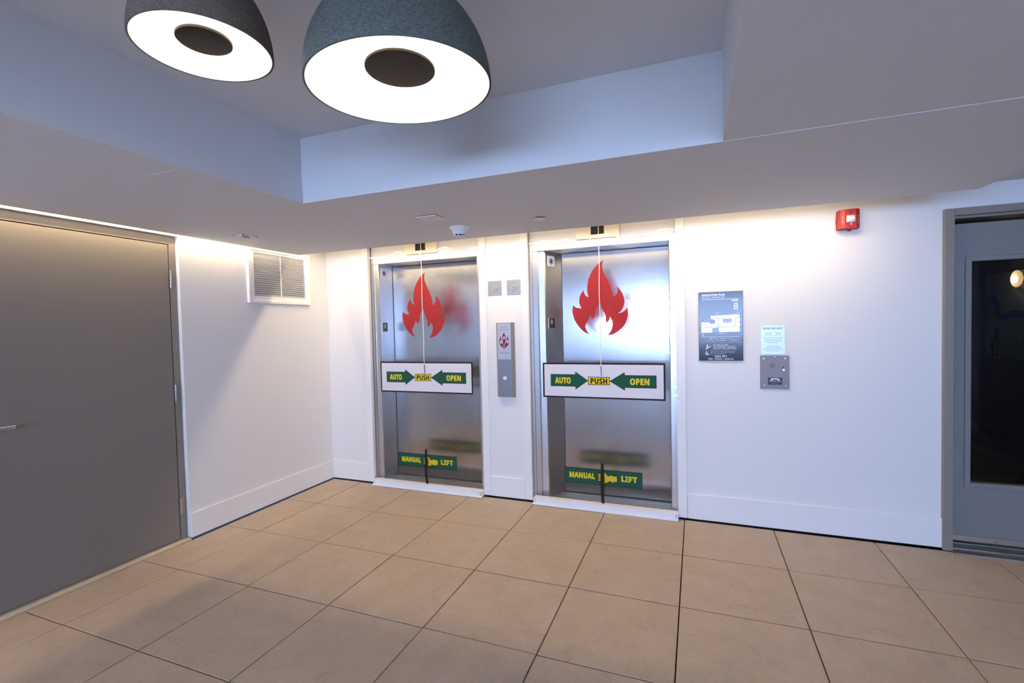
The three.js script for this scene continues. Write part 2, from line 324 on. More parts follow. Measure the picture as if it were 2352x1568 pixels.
function elevator(label, x0, lj, rj, xr, jamb) {
  // x0..xr the bay, lj..rj the clear opening
  const t = thing('elevator_entrance', label, 'elevator', [(lj + rj) / 2, 0, -0.3], 'elevator entrances');
  const ox = -(lj + rj) / 2, oz = 0.3, sh = (g) => { g.translate(ox, 0, oz); return g; };
  mesh('door_jamb', sh(wallPoly([...jamb, [x0, -0.33]], 0.005, 2.168)), M.steelFrame, t);
  mesh('door_jamb', sh(wallPoly([[xr, -0.33], [rj, -0.33], [rj, -0.07], [rj + 0.006, -0.063], [xr - 0.022, -0.063], [xr - 0.02, -0.05], [xr, -0.05]], 0.005, 2.168)), M.steelFrame, t);
  mesh('door_head', sh(mergeGeometries([flat(bx(x0, (x0 + xr) / 2 - 0.001, 2.168, 2.2195, -0.33, -0.055, 0.003)), flat(bx((x0 + xr) / 2 + 0.001, xr, 2.168, 2.2195, -0.33, -0.055, 0.003))])), M.steelFrame, t);
  const jl = jamb[jamb.length - 1][0];
  const dp = sh(bx(jl + 0.004, rj - 0.004, 0.022, 2.164, -0.332, -0.302, 0.002));
  mesh('door_panel', dp, M.steel, t);
  const sill = mesh('door_sill', sh(bx(x0 + 0.002, xr - 0.002, -0.02, 0.012, -0.33, -0.02, 0.002)), M.mill, t);
  for (let k = 0; k < 7; k++) mesh('sill_rib', sh(bx(lj + 0.03, rj, 0.011, 0.0165, -0.285 + k * 0.032, -0.271 + k * 0.032, 0.001)), M.mill, sill);
  // plates on the left jamb
  const A = jamb[jamb.length - 2], B = jamb[jamb.length - 1], ang = Math.atan2(-(B[1] - A[1]), B[0] - A[0]);
  const on = (name, f, w, y0, y1, tex) => {
    const g = new THREE.BoxGeometry(w, y1 - y0, 0.004); g.rotateY(ang);
    const nx = Math.sin(ang), nz = Math.cos(ang), px = A[0] + (B[0] - A[0]) * f, pz = A[1] + (B[1] - A[1]) * f;
    g.translate(px + nx * 0.002 + ox, (y0 + y1) / 2, pz + nz * 0.002 + oz);
    const o = mesh(name, g, M.white, t);
    const p = panelGeo(w * 0.98, (y1 - y0) * 0.98); p.rotateY(ang); p.translate(px + nx * 0.0045 + ox, (y0 + y1) / 2, pz + nz * 0.0045 + oz);
    mesh('print', p, std(0xffffff, 0.4, 0, { map: tex }), o);
  };
  const len = Math.hypot(B[0] - A[0], B[1] - A[1]);
  on('star_plate', jamb.length > 8 ? 0.33 : 0.36, 0.09, 2.045, 2.135, starTex);
  on('floor_number_plate', jamb.length > 8 ? 0.3 : 0.33, 0.08, 1.503, 1.594, eightTex);
}
elevator('stainless elevator entrance nearest the corner, door closed', 0.503, 0.583, 1.655, 1.71,
  [[0.503, -0.05], [0.53, -0.05], [0.533, -0.063], [0.577, -0.063], [0.583, -0.069], [0.583, -0.30]]);
elevator('stainless elevator entrance beside the evacuation plan, door closed', 2.163, 2.24, 3.313, 3.37,
  [[2.163, -0.05], [2.19, -0.05], [2.193, -0.063], [2.235, -0.063], [2.24, -0.068], [2.24, -0.088], [2.288, -0.092], [2.297, -0.10], [2.385, -0.30]]);

// hall position indicators above the doors
for (const [x0, x1, label] of [[0.906, 1.264, 'steel floor indicator above the elevator nearest the corner'], [2.584, 2.942, 'steel floor indicator above the elevator beside the evacuation plan']]) {
  const t = thing('floor_indicator', label, 'indicator', [(x0 + x1) / 2, 2.232, -0.062], 'floor indicators');
  mesh('housing', bx(-0.179, 0.179, 0, 0.14, 0, 0.024, 0.004), std(rgb(226, 217, 198), 0.4, 0.3), t);
  mesh('display', bx(-0.054, 0.054, 0.032, 0.132, 0.022, 0.0255, 0.001), std(rgb(12, 10, 10), 0.12), t);
}

// ---------------------------------------------------------------- smoke curtains
const FLAME = [[37,610,29,569,34,526,51,484,75,434,95,391,106,348,109,321,106,301],[106,301,128,313,146,340,148,367,142,392],[142,392,170,359,190,324,201,282,199,248,185,210,167,186,148,173],[148,173,174,176,201,192,219,212,223,221],[223,221,228,191,228,157,219,123,200,82,172,48,137,21,102,4,66,-1],[66,-1,89,28,102,63,106,91,101,119,85,145],[85,145,80,126,69,111,52,99],[52,99,53,127,51,155,39,184,26,212,19,240,19,265],[19,265,-2,252,-20,228,-31,200,-35,172,-43,147,-59,130],[-59,130,-60,144,-70,155,-83,161],[-83,161,-87,138,-100,110,-115,85,-118,68,-109,43,-95,21,-77,8],[-77,8,-116,21,-152,50,-184,90,-209,134,-221,178,-224,214,-215,253],[-215,253,-203,238,-178,226,-147,224],[-147,224,-161,254,-165,290,-160,318,-147,346,-127,372],[-127,372,-121,345,-107,323,-84,311],[-84,311,-95,344,-97,386,-91,436,-72,491,-43,538,-3,578,37,610]];
const flameShape = (() => {
  const pts = [];
  for (const s of FLAME) {
    const v = []; for (let i = 0; i < s.length; i += 2) v.push(new THREE.Vector2(s[i] / 1000, s[i + 1] / 1000));
    const p = new THREE.SplineCurve(v).getPoints(v.length * 4); p.pop(); pts.push(...p);
  }
  return new THREE.Shape(pts);
})();
const GREEN = '#00563f', YEL = '#f0dc1e';
const pushTex = canvasTex(2000, 590, (g, w, h) => {
  g.fillStyle = '#0b0c12'; g.fillRect(0, 0, w, h);
  g.fillStyle = '#eceaf2'; g.fillRect(26, 26, w - 52, h - 52);
  const arrow = (x0, x1, xt, y, dir) => {
    g.fillStyle = GREEN; g.strokeStyle = '#0a1a1c'; g.lineWidth = 9; g.beginPath();
    g.moveTo(x0, y - 98); g.lineTo(x1, y - 98); g.lineTo(x1, y - 142); g.lineTo(xt, y); g.lineTo(x1, y + 142); g.lineTo(x1, y + 98); g.lineTo(x0, y + 98); g.closePath(); g.fill(); g.stroke();
  };
  arrow(142, 570, 772, 296); arrow(1862, 1372, 1140, 296);
  words(g, 'AUTO', 216, 300, 134, { width: 272, color: YEL, stroke: 7 });
  words(g, 'OPEN', 1455, 300, 134, { width: 312, color: YEL, stroke: 7 });
  g.fillStyle = '#0a0a0a'; g.fillRect(760, 290, 400, 12); g.fillRect(778, 229, 357, 134); g.fillStyle = '#f2da1c'; g.fillRect(788, 239, 337, 114);
  words(g, 'PUSH', 812, 301, 120, { width: 290, color: '#0a0a0a', stroke: 4 });
});
const liftTex = canvasTex(1280, 268, (g, w, h) => {
  g.fillStyle = '#06231c'; g.fillRect(0, 0, w, h); g.fillStyle = GREEN; g.fillRect(10, 10, w - 20, h - 20);
  words(g, 'MANUAL', 76, 128, 126, { width: 440, color: YEL, stroke: 9 });
  words(g, 'LIFT', 938, 128, 126, { width: 262, color: YEL, stroke: 9 });
  // clenched hand coming from the right
  g.fillStyle = YEL; g.strokeStyle = '#08130c'; g.lineWidth = 10; g.lineJoin = 'round';
  g.beginPath(); g.moveTo(640, 34); g.bezierCurveTo(700, 44, 716, 80, 726, 98); g.lineTo(766, 94); g.lineTo(792, 72); g.lineTo(806, 92); g.lineTo(880, 94); g.lineTo(882, 196); g.lineTo(824, 196); g.lineTo(812, 222); g.lineTo(778, 196); g.lineTo(746, 196);
  g.bezierCurveTo(726, 222, 690, 232, 650, 226); g.lineTo(628, 130); g.closePath(); g.fill(); g.stroke();
  for (let k = 0; k < 4; k++) { g.beginPath(); g.ellipse(592, 86 + k * 32, 30, 17, -0.15, 0, 7); g.fill(); g.stroke(); g.beginPath(); g.ellipse(650, 92 + k * 34, 16, 14, 0, 0, 7); g.fill(); g.stroke(); }
});
const vinyl = (o) => new THREE.MeshPhysicalMaterial({ roughness: 0.8, transmission: 0.3, thickness: 0, side: THREE.DoubleSide, ...o });
const pushMat = vinyl({ map: pushTex, transmission: 0.15 }), liftMat = vinyl({ map: liftTex });
const flameMat = vinyl({ color: rgb(210, 28, 38), transmission: 0.6 });
function signPart(name, w, h, x, y, z, m, parent) {       // vinyl print on the film, read through from behind
  const f = panelGeo(w, h); f.translate(x, y, z); return mesh(name, f, m, parent);
}
function curtain(label, xl, xr, cx, ph) {
  const t = thing('smoke_curtain', label, 'smoke curtain', [cx, 0, 0], 'clear smoke curtains over the elevators');
  const a = xl - cx, b = xr - cx;
  mesh('guide_rail', bx(a - 0.062, a + 0.004, 0.013, COVE - 0.002, -0.03, 0.003, 0.003), M.trim, t);
  mesh('guide_rail', bx(b - 0.004, b + 0.062, 0.013, COVE - 0.002, -0.03, 0.003, 0.003), M.trim, t);
  // the film hangs with shallow waves
  const w = b - a - 0.006, y0 = 0.05, y1 = 2.352, NX = 170, NY = 300, fz = -0.012;
  const g = new THREE.PlaneGeometry(w, y1 - y0, NX, NY); g.translate((a + b) / 2, (y0 + y1) / 2, fz);
  const p = g.attributes.position;
  const bulge = (x, y) => {
    const u = (x - a) / w, fade = Math.min(1, 8 * u) * Math.min(1, 8 * (1 - u));
    const top = Math.exp(-Math.pow((y - 2.32) / 0.22, 2)), mid = Math.exp(-Math.pow((y - 1.80) / 0.28, 2));
    let d = 0.0022 * Math.sin(9.5 * x + 3.1 * y + ph) * Math.sin(5.2 * y + 0.6) * (0.4 + mid) + 0.0026 * (Math.sin(13 * x - 9 * y + 1.3 + ph) + 0.5 * Math.sin(24 * x + 14 * y)) * (0.12 + top);
    d += 0.0009 * Math.sin(27 * x + 11 * y + ph) * (0.3 + mid) + 0.0015 * Math.sin(3.5 * x + 4.5 * y);
    d *= fade;
    const edge = Math.exp(-Math.min(x - a, b - x) / 0.035), band = Math.exp(-Math.pow((y - 1.25) / 0.38, 2));
    if (ph > 1) d += 0.0035 * edge * band * Math.sin(46 * y + 9 * Math.sin(7 * y) + 20 * x) + 0.0008 * Math.exp(-Math.pow((y - 1.27) / 0.05, 2)) * Math.sin(31 * x + 3 + 40 * y) * Math.sin(13 * x + 1.2 - 25 * y);
    return d;
  };
  for (let i = 0; i < p.count; i++) p.setZ(i, fz + bulge(p.getX(i), p.getY(i)));
  g.computeVertexNormals();
  mesh('film', g, M.film, t);
  const bar = mesh('bottom_bar', [bx(a + 0.026, b - 0.002, 0.006, 0.056, -0.02, 0.05, 0.003), bx(a + 0.022, b - 0.004, 0.001, 0.011, 0.045, 0.066, 0.002)], M.alum, t);
  for (const sx of [a + 0.042, b - 0.018]) for (const sy of [0.024, 0.043]) { const s = cyl(0.004, 0.004, 0.004, 12); s.rotateX(Math.PI / 2); s.translate(sx, sy, 0.051); mesh('screw', s, std(rgb(90, 120, 150), 0.4, 0.6), bar); }
  const fg = new THREE.ShapeGeometry(flameShape); fg.translate(-0.004, 1.44, fz + 0.005); boxUV(fg);
  mesh('flame_emblem', fg, flameMat, t);
  signPart('push_sign', 0.998, 0.294, 0.004, 1.065, fz + 0.0085, pushMat, t);
  signPart('lift_sign', 0.638, 0.131, -0.001, 0.268, fz + 0.0085, liftMat, t);
  const cord = new THREE.CatmullRomCurve3([[0, 2.35, 0], [0.0005, 2.2, 0.001], [0.003, 2.0, 0], [-0.001, 1.8, 0.001], [0.002, 1.6, 0], [0.005, 1.42, 0.001], [0.001, 1.30, 0], [0.004, 1.2, 0.002]].map(([x, y, z]) => new THREE.Vector3(x, y, fz + 0.012 + z)));
  mesh('pull_cord', new THREE.TubeGeometry(cord, 60, 0.0032, 8), std(rgb(238, 232, 226), 0.5), t);
  mesh('cord_end', new THREE.TubeGeometry(new THREE.CatmullRomCurve3([[0.003, 1.185], [0.004, 1.15], [0.005, 1.105]].map(([x, y]) => new THREE.Vector3(x, y, fz + 0.0125))), 12, 0.0026, 8), std(rgb(28, 44, 92), 0.5), t);
  // black lifting strap, slightly twisted
  const sg = new THREE.BoxGeometry(0.03, 0.335, 0.0025, 2, 16, 1), sp = sg.attributes.position;
  for (let i = 0; i < sp.count; i++) { const y = sp.getY(i), v = (y + 0.1675) / 0.335, tw = 0.5 * Math.sin(v * 5), x = sp.getX(i) * (0.8 + 0.25 * Math.sin(v * 3.1)); sp.setX(i, x * Math.cos(tw)); sp.setZ(i, sp.getZ(i) + Math.abs(x * Math.sin(tw)) + 0.012 * Math.sin(v * 3.14)); }
  sg.computeVertexNormals(); sg.translate(0.002, 0.2195, fz + 0.0145); boxUV(sg);
  mesh('lifting_strap', sg, M.black, t);
}
curtain('clear smoke curtain with red flame over the elevator nearest the corner', 0.503, 1.71, 1.115, 0.4);
curtain('clear smoke curtain with red flame over the elevator beside the evacuation plan', 2.163, 3.37, 2.779, 1.9);

// ---------------------------------------------------------------- pier between the elevators
for (const [x, y, label] of [[1.853, 1.8675, 'steel key switch plate nearer the corner elevator'], [2.033, 1.8675, 'steel key switch plate nearer the evacuation plan elevator']]) {
  const t = thing('key_switch', label, 'key switch', [x, y, WZ], 'key switches between the elevators');
  mesh('plate', bx(-0.065, 0.065, -0.065, 0.065, 0, 0.004, 0.001), std(rgb(188, 186, 188), 0.4, 0.85), t);
  const ring = cyl(0.024, 0.026, 0.006, 32); ring.rotateX(Math.PI / 2); ring.translate(0, 0, 0.006); mesh('collar', ring, std(rgb(205, 203, 203), 0.35, 0.9), t);
  const core = cyl(0.013, 0.013, 0.008, 24); core.rotateX(Math.PI / 2); core.translate(0, 0, 0.0075);
  const c = mesh('lock_cylinder', core, M.gold, t); mesh('keyhole', bx(-0.0015, 0.0015, -0.008, 0.006, 0.0112, 0.0122), M.black, c);
  for (const s of [-1, 1]) { const sc = cyl(0.006, 0.006, 0.004, 16); sc.rotateX(Math.PI / 2); sc.translate(0, s * 0.037, 0.005); mesh('screw', sc, M.chrome, t); }
}
{
  const t = thing('call_station', 'tall steel elevator call panel with fire notice and one button', 'call panel', [1.945, 0.907, WZ]);
  const W = 0.172, H = 0.655;
  mesh('housing', wallPolyY([[-W / 2, 0], [-W / 2, 0.008], [-W / 2 + 0.016, 0.024], [W / 2 - 0.026, 0.024], [W / 2, 0.008], [W / 2, 0]], 0, H), std(rgb(176, 160, 148), 0.35, 0.75), t);
  const tex = canvasTex(384, 840, (g, w, h) => {
    g.fillStyle = '#c6c9d0'; g.fillRect(0, 0, w, h);
    words(g, 'In Case Of Fire', 192, 84, 40, { weight: 'normal', align: 'center', color: '#56607a', width: 190 });
    words(g, 'Use Stairway For Exit', 192, 142, 42, { weight: 'normal', align: 'center', color: '#56607a', width: 290 });
    g.fillStyle = '#9c1230'; g.strokeStyle = '#9c1230';
    const drop = (x0, y0, x1, y1, bw) => { g.beginPath(); g.moveTo(x0, y0); g.bezierCurveTo(x0 - bw * 0.4, y0 + 70, x1 - bw * 1.5, y1 - 170, x1 - bw * 0.7, y1 - 110); g.bezierCurveTo(x1 - bw * 0.2, y1 - 60, x1, y1 - 30, x1, y1); g.bezierCurveTo(x1 + bw * 0.5, y1 - 60, x1 + bw * 1.5, y1 - 150, x0, y0); g.fill(); };
    g.beginPath(); g.moveTo(194, 215); g.bezierCurveTo(150, 270, 118, 330, 150, 385); g.bezierCurveTo(172, 420, 150, 470, 168, 530); g.bezierCurveTo(176, 560, 190, 580, 192, 600); g.bezierCurveTo(206, 560, 196, 520, 206, 470); g.bezierCurveTo(222, 420, 250, 390, 246, 340); g.bezierCurveTo(240, 300, 210, 270, 194, 215); g.fill();
    g.beginPath(); g.moveTo(98, 285); g.bezierCurveTo(60, 360, 30, 410, 62, 480); g.bezierCurveTo(90, 540, 160, 560, 188, 628); g.bezierCurveTo(180, 580, 150, 560, 142, 500); g.bezierCurveTo(138, 440, 120, 420, 104, 370); g.bezierCurveTo(96, 340, 96, 320, 98, 285); g.fill();
    g.beginPath(); g.moveTo(286, 285); g.bezierCurveTo(320, 360, 352, 410, 322, 480); g.bezierCurveTo(296, 540, 214, 560, 194, 628); g.bezierCurveTo(204, 580, 214, 540, 222, 500); g.bezierCurveTo(240, 440, 262, 420, 278, 370); g.bezierCurveTo(286, 340, 288, 320, 286, 285); g.fill();
    for (const [x, y] of [[192, 340], [98, 435], [290, 428]]) { g.fillStyle = '#e9ecf2'; g.beginPath(); g.arc(x, y, 41, 0, 7); g.fill(); g.lineWidth = 9; g.strokeStyle = '#24386b'; g.stroke(); g.lineWidth = 10; g.beginPath(); g.moveTo(x - 18, y + 14); g.lineTo(x - 2, y - 12); g.lineTo(x + 4, y + 8); g.lineTo(x + 20, y - 2); g.stroke(); }
    words(g, 'Do Not Use Elevator', 192, 690, 42, { weight: 'normal', align: 'center', color: '#333b58', width: 300 });
  });
  const fx = -0.005, fw = 0.124;
  mesh('upper_plate', bx(fx - fw / 2, fx + fw / 2, 0.333, H - 0.006, 0.0225, 0.0255, 0.001), std(rgb(200, 202, 208), 0.35, 0.8), t);
  const f = panelGeo(fw - 0.002, 0.312); f.translate(fx, 0.333 + 0.158, 0.0257); mesh('notice', f, std(0xffffff, 0.34, 0.75, { map: tex }), t);
  mesh('lower_plate', bx(fx - fw / 2, fx + fw / 2, 0.006, 0.329, 0.0225, 0.0248, 0.001), std(rgb(146, 148, 160), 0.38, 0.8), t);
  const bt = cyl(0.0165, 0.018, 0.008, 32); bt.rotateX(Math.PI / 2); bt.translate(fx, 0.168, 0.028); mesh('button', bt, std(rgb(232, 226, 222), 0.35), t);
}
function wallPolyY(pts, y0, y1) {          // upright extrusion of [x, z out of the wall]
  const s = new THREE.Shape(pts.map(([x, z]) => new THREE.Vector2(x, -z)));
  const g = new THREE.ExtrudeGeometry(s, { depth: y1 - y0, bevelEnabled: false });
  g.rotateX(-Math.PI / 2); g.translate(0, y0, 0); return boxUV(g);
}

// ---------------------------------------------------------------- right wall fittings
{
  const W = 0.304, H = 0.516;
  const tex = canvasTex(1060, 1800, (g, w, h) => {
    g.fillStyle = '#1d2233'; g.fillRect(0, 0, w, h);
    const S = w / 590, X = (x) => (x - 148) * S * 1.0, Y = (y) => (y - 172) * h / 920; // source: zoomed crop coordinates
    words(g, 'EVACUATION PLAN', 78, 76, 70, { width: 560, color: '#e6e9f2' });
    words(g, '5620 DE LONGPRE AVE', 78, 142, 56, { weight: 'normal', width: 560, color: '#c3c9d8' });
    g.fillStyle = '#dfe3ee'; g.fillRect(78, 190, 890, 9);
    words(g, 'LEVEL', 968, 236, 66, { align: 'right', width: 170, color: '#eef0f6' });
    words(g, '8', 900, 392, 235, { weight: 'normal', align: 'center', color: '#eef0f6', width: 128 });
    // storey plan
    g.fillStyle = '#eef0f7';
    const poly = (a) => { g.beginPath(); a.forEach(([x, y], i) => i ? g.lineTo(x, y) : g.moveTo(x, y)); g.closePath(); g.fill(); };
    poly([[285, 622], [960, 600], [985, 600], [985, 690], [1000, 740], [978, 800], [1000, 860], [978, 930], [1000, 1010], [980, 1050], [500, 1055], [480, 990], [480, 935], [330, 945], [330, 1060], [60, 1070], [60, 790], [265, 790], [265, 835], [395, 832], [395, 720], [305, 715], [305, 670], [285, 665]]);
    g.fillStyle = '#5a6176'; poly([[585, 705], [800, 700], [800, 780], [780, 810], [720, 800], [690, 815], [650, 800], [600, 815], [585, 770]]);
    poly([[350, 950], [478, 948], [478, 1050], [350, 1052]]);
    g.strokeStyle = '#2d6f8c'; g.lineWidth = 12; g.beginPath(); g.moveTo(165, 790); g.lineTo(165, 925); g.lineTo(880, 915); g.lineTo(880, 690); g.lineTo(960, 685); g.moveTo(480, 920); g.lineTo(482, 700); g.lineTo(420, 690); g.lineTo(420, 640); g.moveTo(482, 696); g.lineTo(560, 694); g.stroke();
    g.strokeStyle = '#2f9d62'; g.lineWidth = 16; g.beginPath(); g.moveTo(505, 925); g.lineTo(505, 990); g.moveTo(178, 775); g.lineTo(205, 772); g.moveTo(965, 640); g.lineTo(965, 670); g.moveTo(420, 640); g.lineTo(420, 680); g.stroke();
    g.fillStyle = '#c3375c'; for (const [x, y, s] of [[445, 858, 34], [235, 905, 12], [650, 930, 12], [830, 925, 12], [862, 720, 12], [490, 680, 10]]) g.fillRect(x - s / 2, y - s / 3, s, s / 1.5);
    const tiny = (str, x, y, s, o) => words(g, str, x, y, s, { weight: 'normal', color: '#aab2c6', ...o });
    tiny('STAIR 2', 410, 540, 26); tiny('TO STREET', 410, 566, 26); tiny('LOBBY', 410, 592, 26);
    tiny('STAIR 3', 900, 530, 24, { align: 'left' }); tiny('TO EXIT', 900, 556, 24); tiny('LEVEL', 900, 582, 24);
    tiny('STAIR 1', 150, 678, 26); tiny('TO STREET', 150, 704, 26); tiny('LOBBY', 150, 730, 26);
    tiny('DE LONGPRE AVE', 410, 1098, 30, { width: 240 });
    g.save(); g.translate(32, 900); g.rotate(-Math.PI / 2); tiny('ST. ANDREWS PLACE', 0, 0, 26, { width: 250 }); g.restore();
    g.fillStyle = '#d6dae6'; g.beginPath(); g.moveTo(98, 1160); g.lineTo(78, 1118); g.lineTo(118, 1118); g.fill();
    g.fillRect(86, 1172, 890, 8);
    const key = (x, y, c, str, wd) => { g.fillStyle = c; g.beginPath(); g.arc(x, y, 16, 0, 7); g.fill(); tiny(str, x + 32, y, 28, { weight: 'bold', width: wd }); };
    key(288, 1226, '#c9cedd', 'YOU ARE HERE', 130); key(520, 1224, '#d0486f', 'ELEVATOR', 100); key(700, 1220, '#35a368', 'STAIRS', 70);
    key(172, 1278, '#2f9d62', 'PRIMARY EGRESS', 160); key(440, 1276, '#a7a43c', 'SECONDARY EGRESS', 200); key(730, 1272, '#b53a5c', 'FIRE EXTINGUISHER', 180);
    tiny('ASSEMBLY AREA ONE: WEST PARKING LOT    ASSEMBLY AREA TWO: CORNER OF FOUNTAIN LOT', 38, 1328, 26, { width: 980 });
    g.fillStyle = '#eef0f6'; g.beginPath(); g.arc(202, 1392, 14, 0, 7); g.fill(); g.fillRect(190, 1406, 26, 60); g.save(); g.translate(160, 1508); g.rotate(-0.52); g.fillRect(0, -16, 160, 18); g.restore();
    g.fillStyle = '#d6293f'; g.beginPath(); g.moveTo(280, 1380); g.lineTo(318, 1436); g.lineTo(248, 1436); g.fill();
    words(g, 'IN CASE OF FIRE,', 344, 1392, 52, { weight: 'normal', width: 372, color: '#dfe3ee' });
    words(g, 'USE STAIRWAY FOR EXIT.', 344, 1440, 52, { weight: 'normal', width: 552, color: '#dfe3ee' });
    words(g, 'DO NOT USE ELEVATORS', 344, 1490, 52, { weight: 'normal', width: 566, color: '#dfe3ee' });
    g.strokeStyle = '#eef0f6'; g.lineWidth = 12; g.beginPath(); g.arc(190, 1622, 34, 0.2, 5); g.stroke(); g.beginPath(); g.moveTo(184, 1566); g.lineTo(190, 1620); g.lineTo(228, 1622); g.lineTo(240, 1650); g.stroke(); g.beginPath(); g.arc(182, 1550, 9, 0, 7); g.fillStyle = '#eef0f6'; g.fill();
    tiny('PERSONS WITH DISABILITIES SHALL CALL 911', 272, 1556, 36, { width: 630 }); tiny('AND PROCEED TO THE NEAREST STAIRWAY,', 272, 1594, 36, { width: 600 }); tiny('AND AWAIT ASSISTANCE.', 272, 1632, 36, { width: 350 });
    words(g, 'CALL 911', 530, 1692, 74, { align: 'center', width: 300, color: '#eef0f6' });
    words(g, 'FIRE | POLICE | MEDICAL', 530, 1762, 58, { align: 'center', width: 620, color: '#dfe3ee' });
  });
  const t = thing('evacuation_sign', 'dark blue evacuation plan sign for level 8', 'sign', [3.68, 1.235, WZ]);
  mesh('board', bx(-W / 2, W / 2, 0, H, 0, 0.008, 0.002), std(rgb(29, 34, 51), 0.25), t);
  const f = panelGeo(W - 0.004, H - 0.004); f.translate(0, H / 2, 0.0083);
  mesh('print', f, std(0xffffff, 0.14, 0, { map: tex }), t);
}
{
  const t = thing('help_plate', 'small silver push for help instruction plate', 'sign', [4.026, 1.282, WZ]);
  const W = 0.153, H = 0.207;
  const s = new THREE.Shape(), r = 0.01; s.moveTo(-W / 2 + r, 0); s.lineTo(W / 2 - r, 0); s.quadraticCurveTo(W / 2, 0, W / 2, r); s.lineTo(W / 2, H - r); s.quadraticCurveTo(W / 2, H, W / 2 - r, H); s.lineTo(-W / 2 + r, H); s.quadraticCurveTo(-W / 2, H, -W / 2, H - r); s.lineTo(-W / 2, r); s.quadraticCurveTo(-W / 2, 0, -W / 2 + r, 0);
  mesh('plate', new THREE.ExtrudeGeometry(s, { depth: 0.003, bevelEnabled: false }), std(rgb(196, 204, 216), 0.4, 0.4), t);
  const tex = canvasTex(600, 800, (g, w, h) => {
    g.fillStyle = '#c4ccd9'; g.fillRect(0, 0, w, h);
    words(g, 'PUSH FOR HELP', 300, 62, 78, { align: 'center', width: 530, color: '#252c4a', weight: 'bold' });
    g.fillStyle = '#9aa6bc'; for (let k = 0; k < 16; k++) for (let j = 0; j < 3; j++) if ((k * 7 + j * 5) % 3) { g.beginPath(); g.arc(150 + k * 18, 140 + j * 12, 4, 0, 7); g.fill(); }
    words(g, 'LOCATION', 172, 214, 36, { align: 'center', width: 190, color: '#252c4a' }); words(g, 'FLOOR', 438, 210, 36, { align: 'center', width: 128, color: '#252c4a' });
    g.fillStyle = '#5f6a86'; g.fillRect(66, 266, 216, 6); g.fillRect(330, 262, 220, 6);
    const L = (str, y, wd) => words(g, str, 300, y, 32, { align: 'center', width: wd, color: '#3c5f88' });
    L('Persons able to use the exit', 328, 520); L('stairway do so as soon as', 376, 480); L('possible, unless they are', 424, 460); L('assisting others.', 472, 300);
    L('After activating', 570, 290); L('the two-way emergency', 618, 440); L('communication system, wait', 664, 540); L('here for assistance.', 712, 360);
  });
  const f = panelGeo(W - 0.008, H - 0.008); f.translate(0, H / 2, 0.0033); mesh('print', f, std(0xffffff, 0.36, 0.35, { map: tex }), t);
}
{
  const t = thing('emergency_phone', 'taupe steel emergency phone plate below the silver instruction plate', 'phone', [4.036, 1.031, WZ]);
  const W = 0.187, H = 0.242, z = 0.006;
  mesh('plate', bx(-W / 2, W / 2, 0, H, 0, z, 0.001), std(rgb(128, 118, 116), 0.45, 0.5), t);
  const at = (x, y) => [(x - 1156) / 389 * W, (1470 - y) / 440 * H];
  for (const [x, y] of [[1010, 1068], [1295, 1065], [1014, 1420], [1303, 1424]]) { const [a, b] = at(x, y), g = cyl(0.0042, 0.005, 0.004, 16); g.rotateX(Math.PI / 2); g.translate(a, b, z + 0.001); mesh('screw', g, M.chrome, t); }
  { const [a, b] = at(1125, 1160); const holes = []; for (let i = -4; i <= 4; i++) for (let j = -4; j <= 4; j++) if (i * i + j * j < 18) { const g = cyl(0.0014, 0.0014, 0.0012, 8); g.rotateX(Math.PI / 2); g.translate(a + i * 0.0046, b + j * 0.0046, z + 0.0002); holes.push(g); } mesh('speaker_grille', holes, M.black, t).userData.kind = 'stuff'; }
  { const [a, b] = at(1272, 1182), g = new THREE.SphereGeometry(0.0052, 16, 10); g.translate(a, b, z); mesh('status_light', g, std(rgb(130, 12, 20), 0.25), t); }
  { const [a, b] = at(1272, 1216), g = cyl(0.0075, 0.0085, 0.01, 24); g.rotateX(Math.PI / 2); g.translate(a, b, z + 0.004); mesh('push_button', g, M.chrome, t); }
  { const [a, b] = at(1155, 1045), g = cyl(0.016, 0.016, 0.002, 32); g.rotateX(Math.PI / 2); g.scale(1, 0.55, 1); g.translate(a, b, z + 0.001); mesh('oval_badge', g, std(rgb(52, 62, 130), 0.4), t); const h = cyl(0.0105, 0.0105, 0.002, 32); h.rotateX(Math.PI / 2); h.scale(1, 0.42, 1); h.translate(a, b, z + 0.0018); mesh('badge_centre', h, std(rgb(190, 196, 222), 0.4), t); }
  const tex = canvasTex(380, 200, (g, w, h) => {
    g.fillStyle = '#141726'; g.fillRect(0, 0, w, h); g.fillStyle = '#eceef4';
    g.beginPath(); g.moveTo(64, 70); g.bezierCurveTo(60, 20, 110, 14, 190, 12); g.bezierCurveTo(270, 14, 320, 20, 316, 70); g.lineTo(256, 72); g.lineTo(250, 46); g.lineTo(130, 46); g.lineTo(124, 72); g.closePath(); g.fill();
    words(g, 'EMERGENCY PHONE', 190, 98, 34, { align: 'center', width: 330, color: '#eceef4' });
    g.fillStyle = '#7d8294'; for (let k = 0; k < 20; k++) for (let j = 0; j < 2; j++) if ((k * 5 + j * 3) % 4) { g.beginPath(); g.arc(26 + k * 17, 132 + j * 11, 3.4, 0, 7); g.fill(); }
    words(g, 'PUSH TO CALL', 190, 172, 24, { align: 'center', width: 200, color: '#9aa0b4' });
  });
  const [lx, ly] = at(1160, 1366);
  const lb = mesh('label_plate', bx(lx - 0.0455, lx + 0.0455, ly - 0.026, ly + 0.026, z, z + 0.0015, 0.0007), std(rgb(20, 23, 38), 0.4), t);
  const f = panelGeo(0.088, 0.049); f.translate(lx, ly, z + 0.0018); mesh('print', f, std(0xffffff, 0.4, 0, { map: tex }), lb);
}
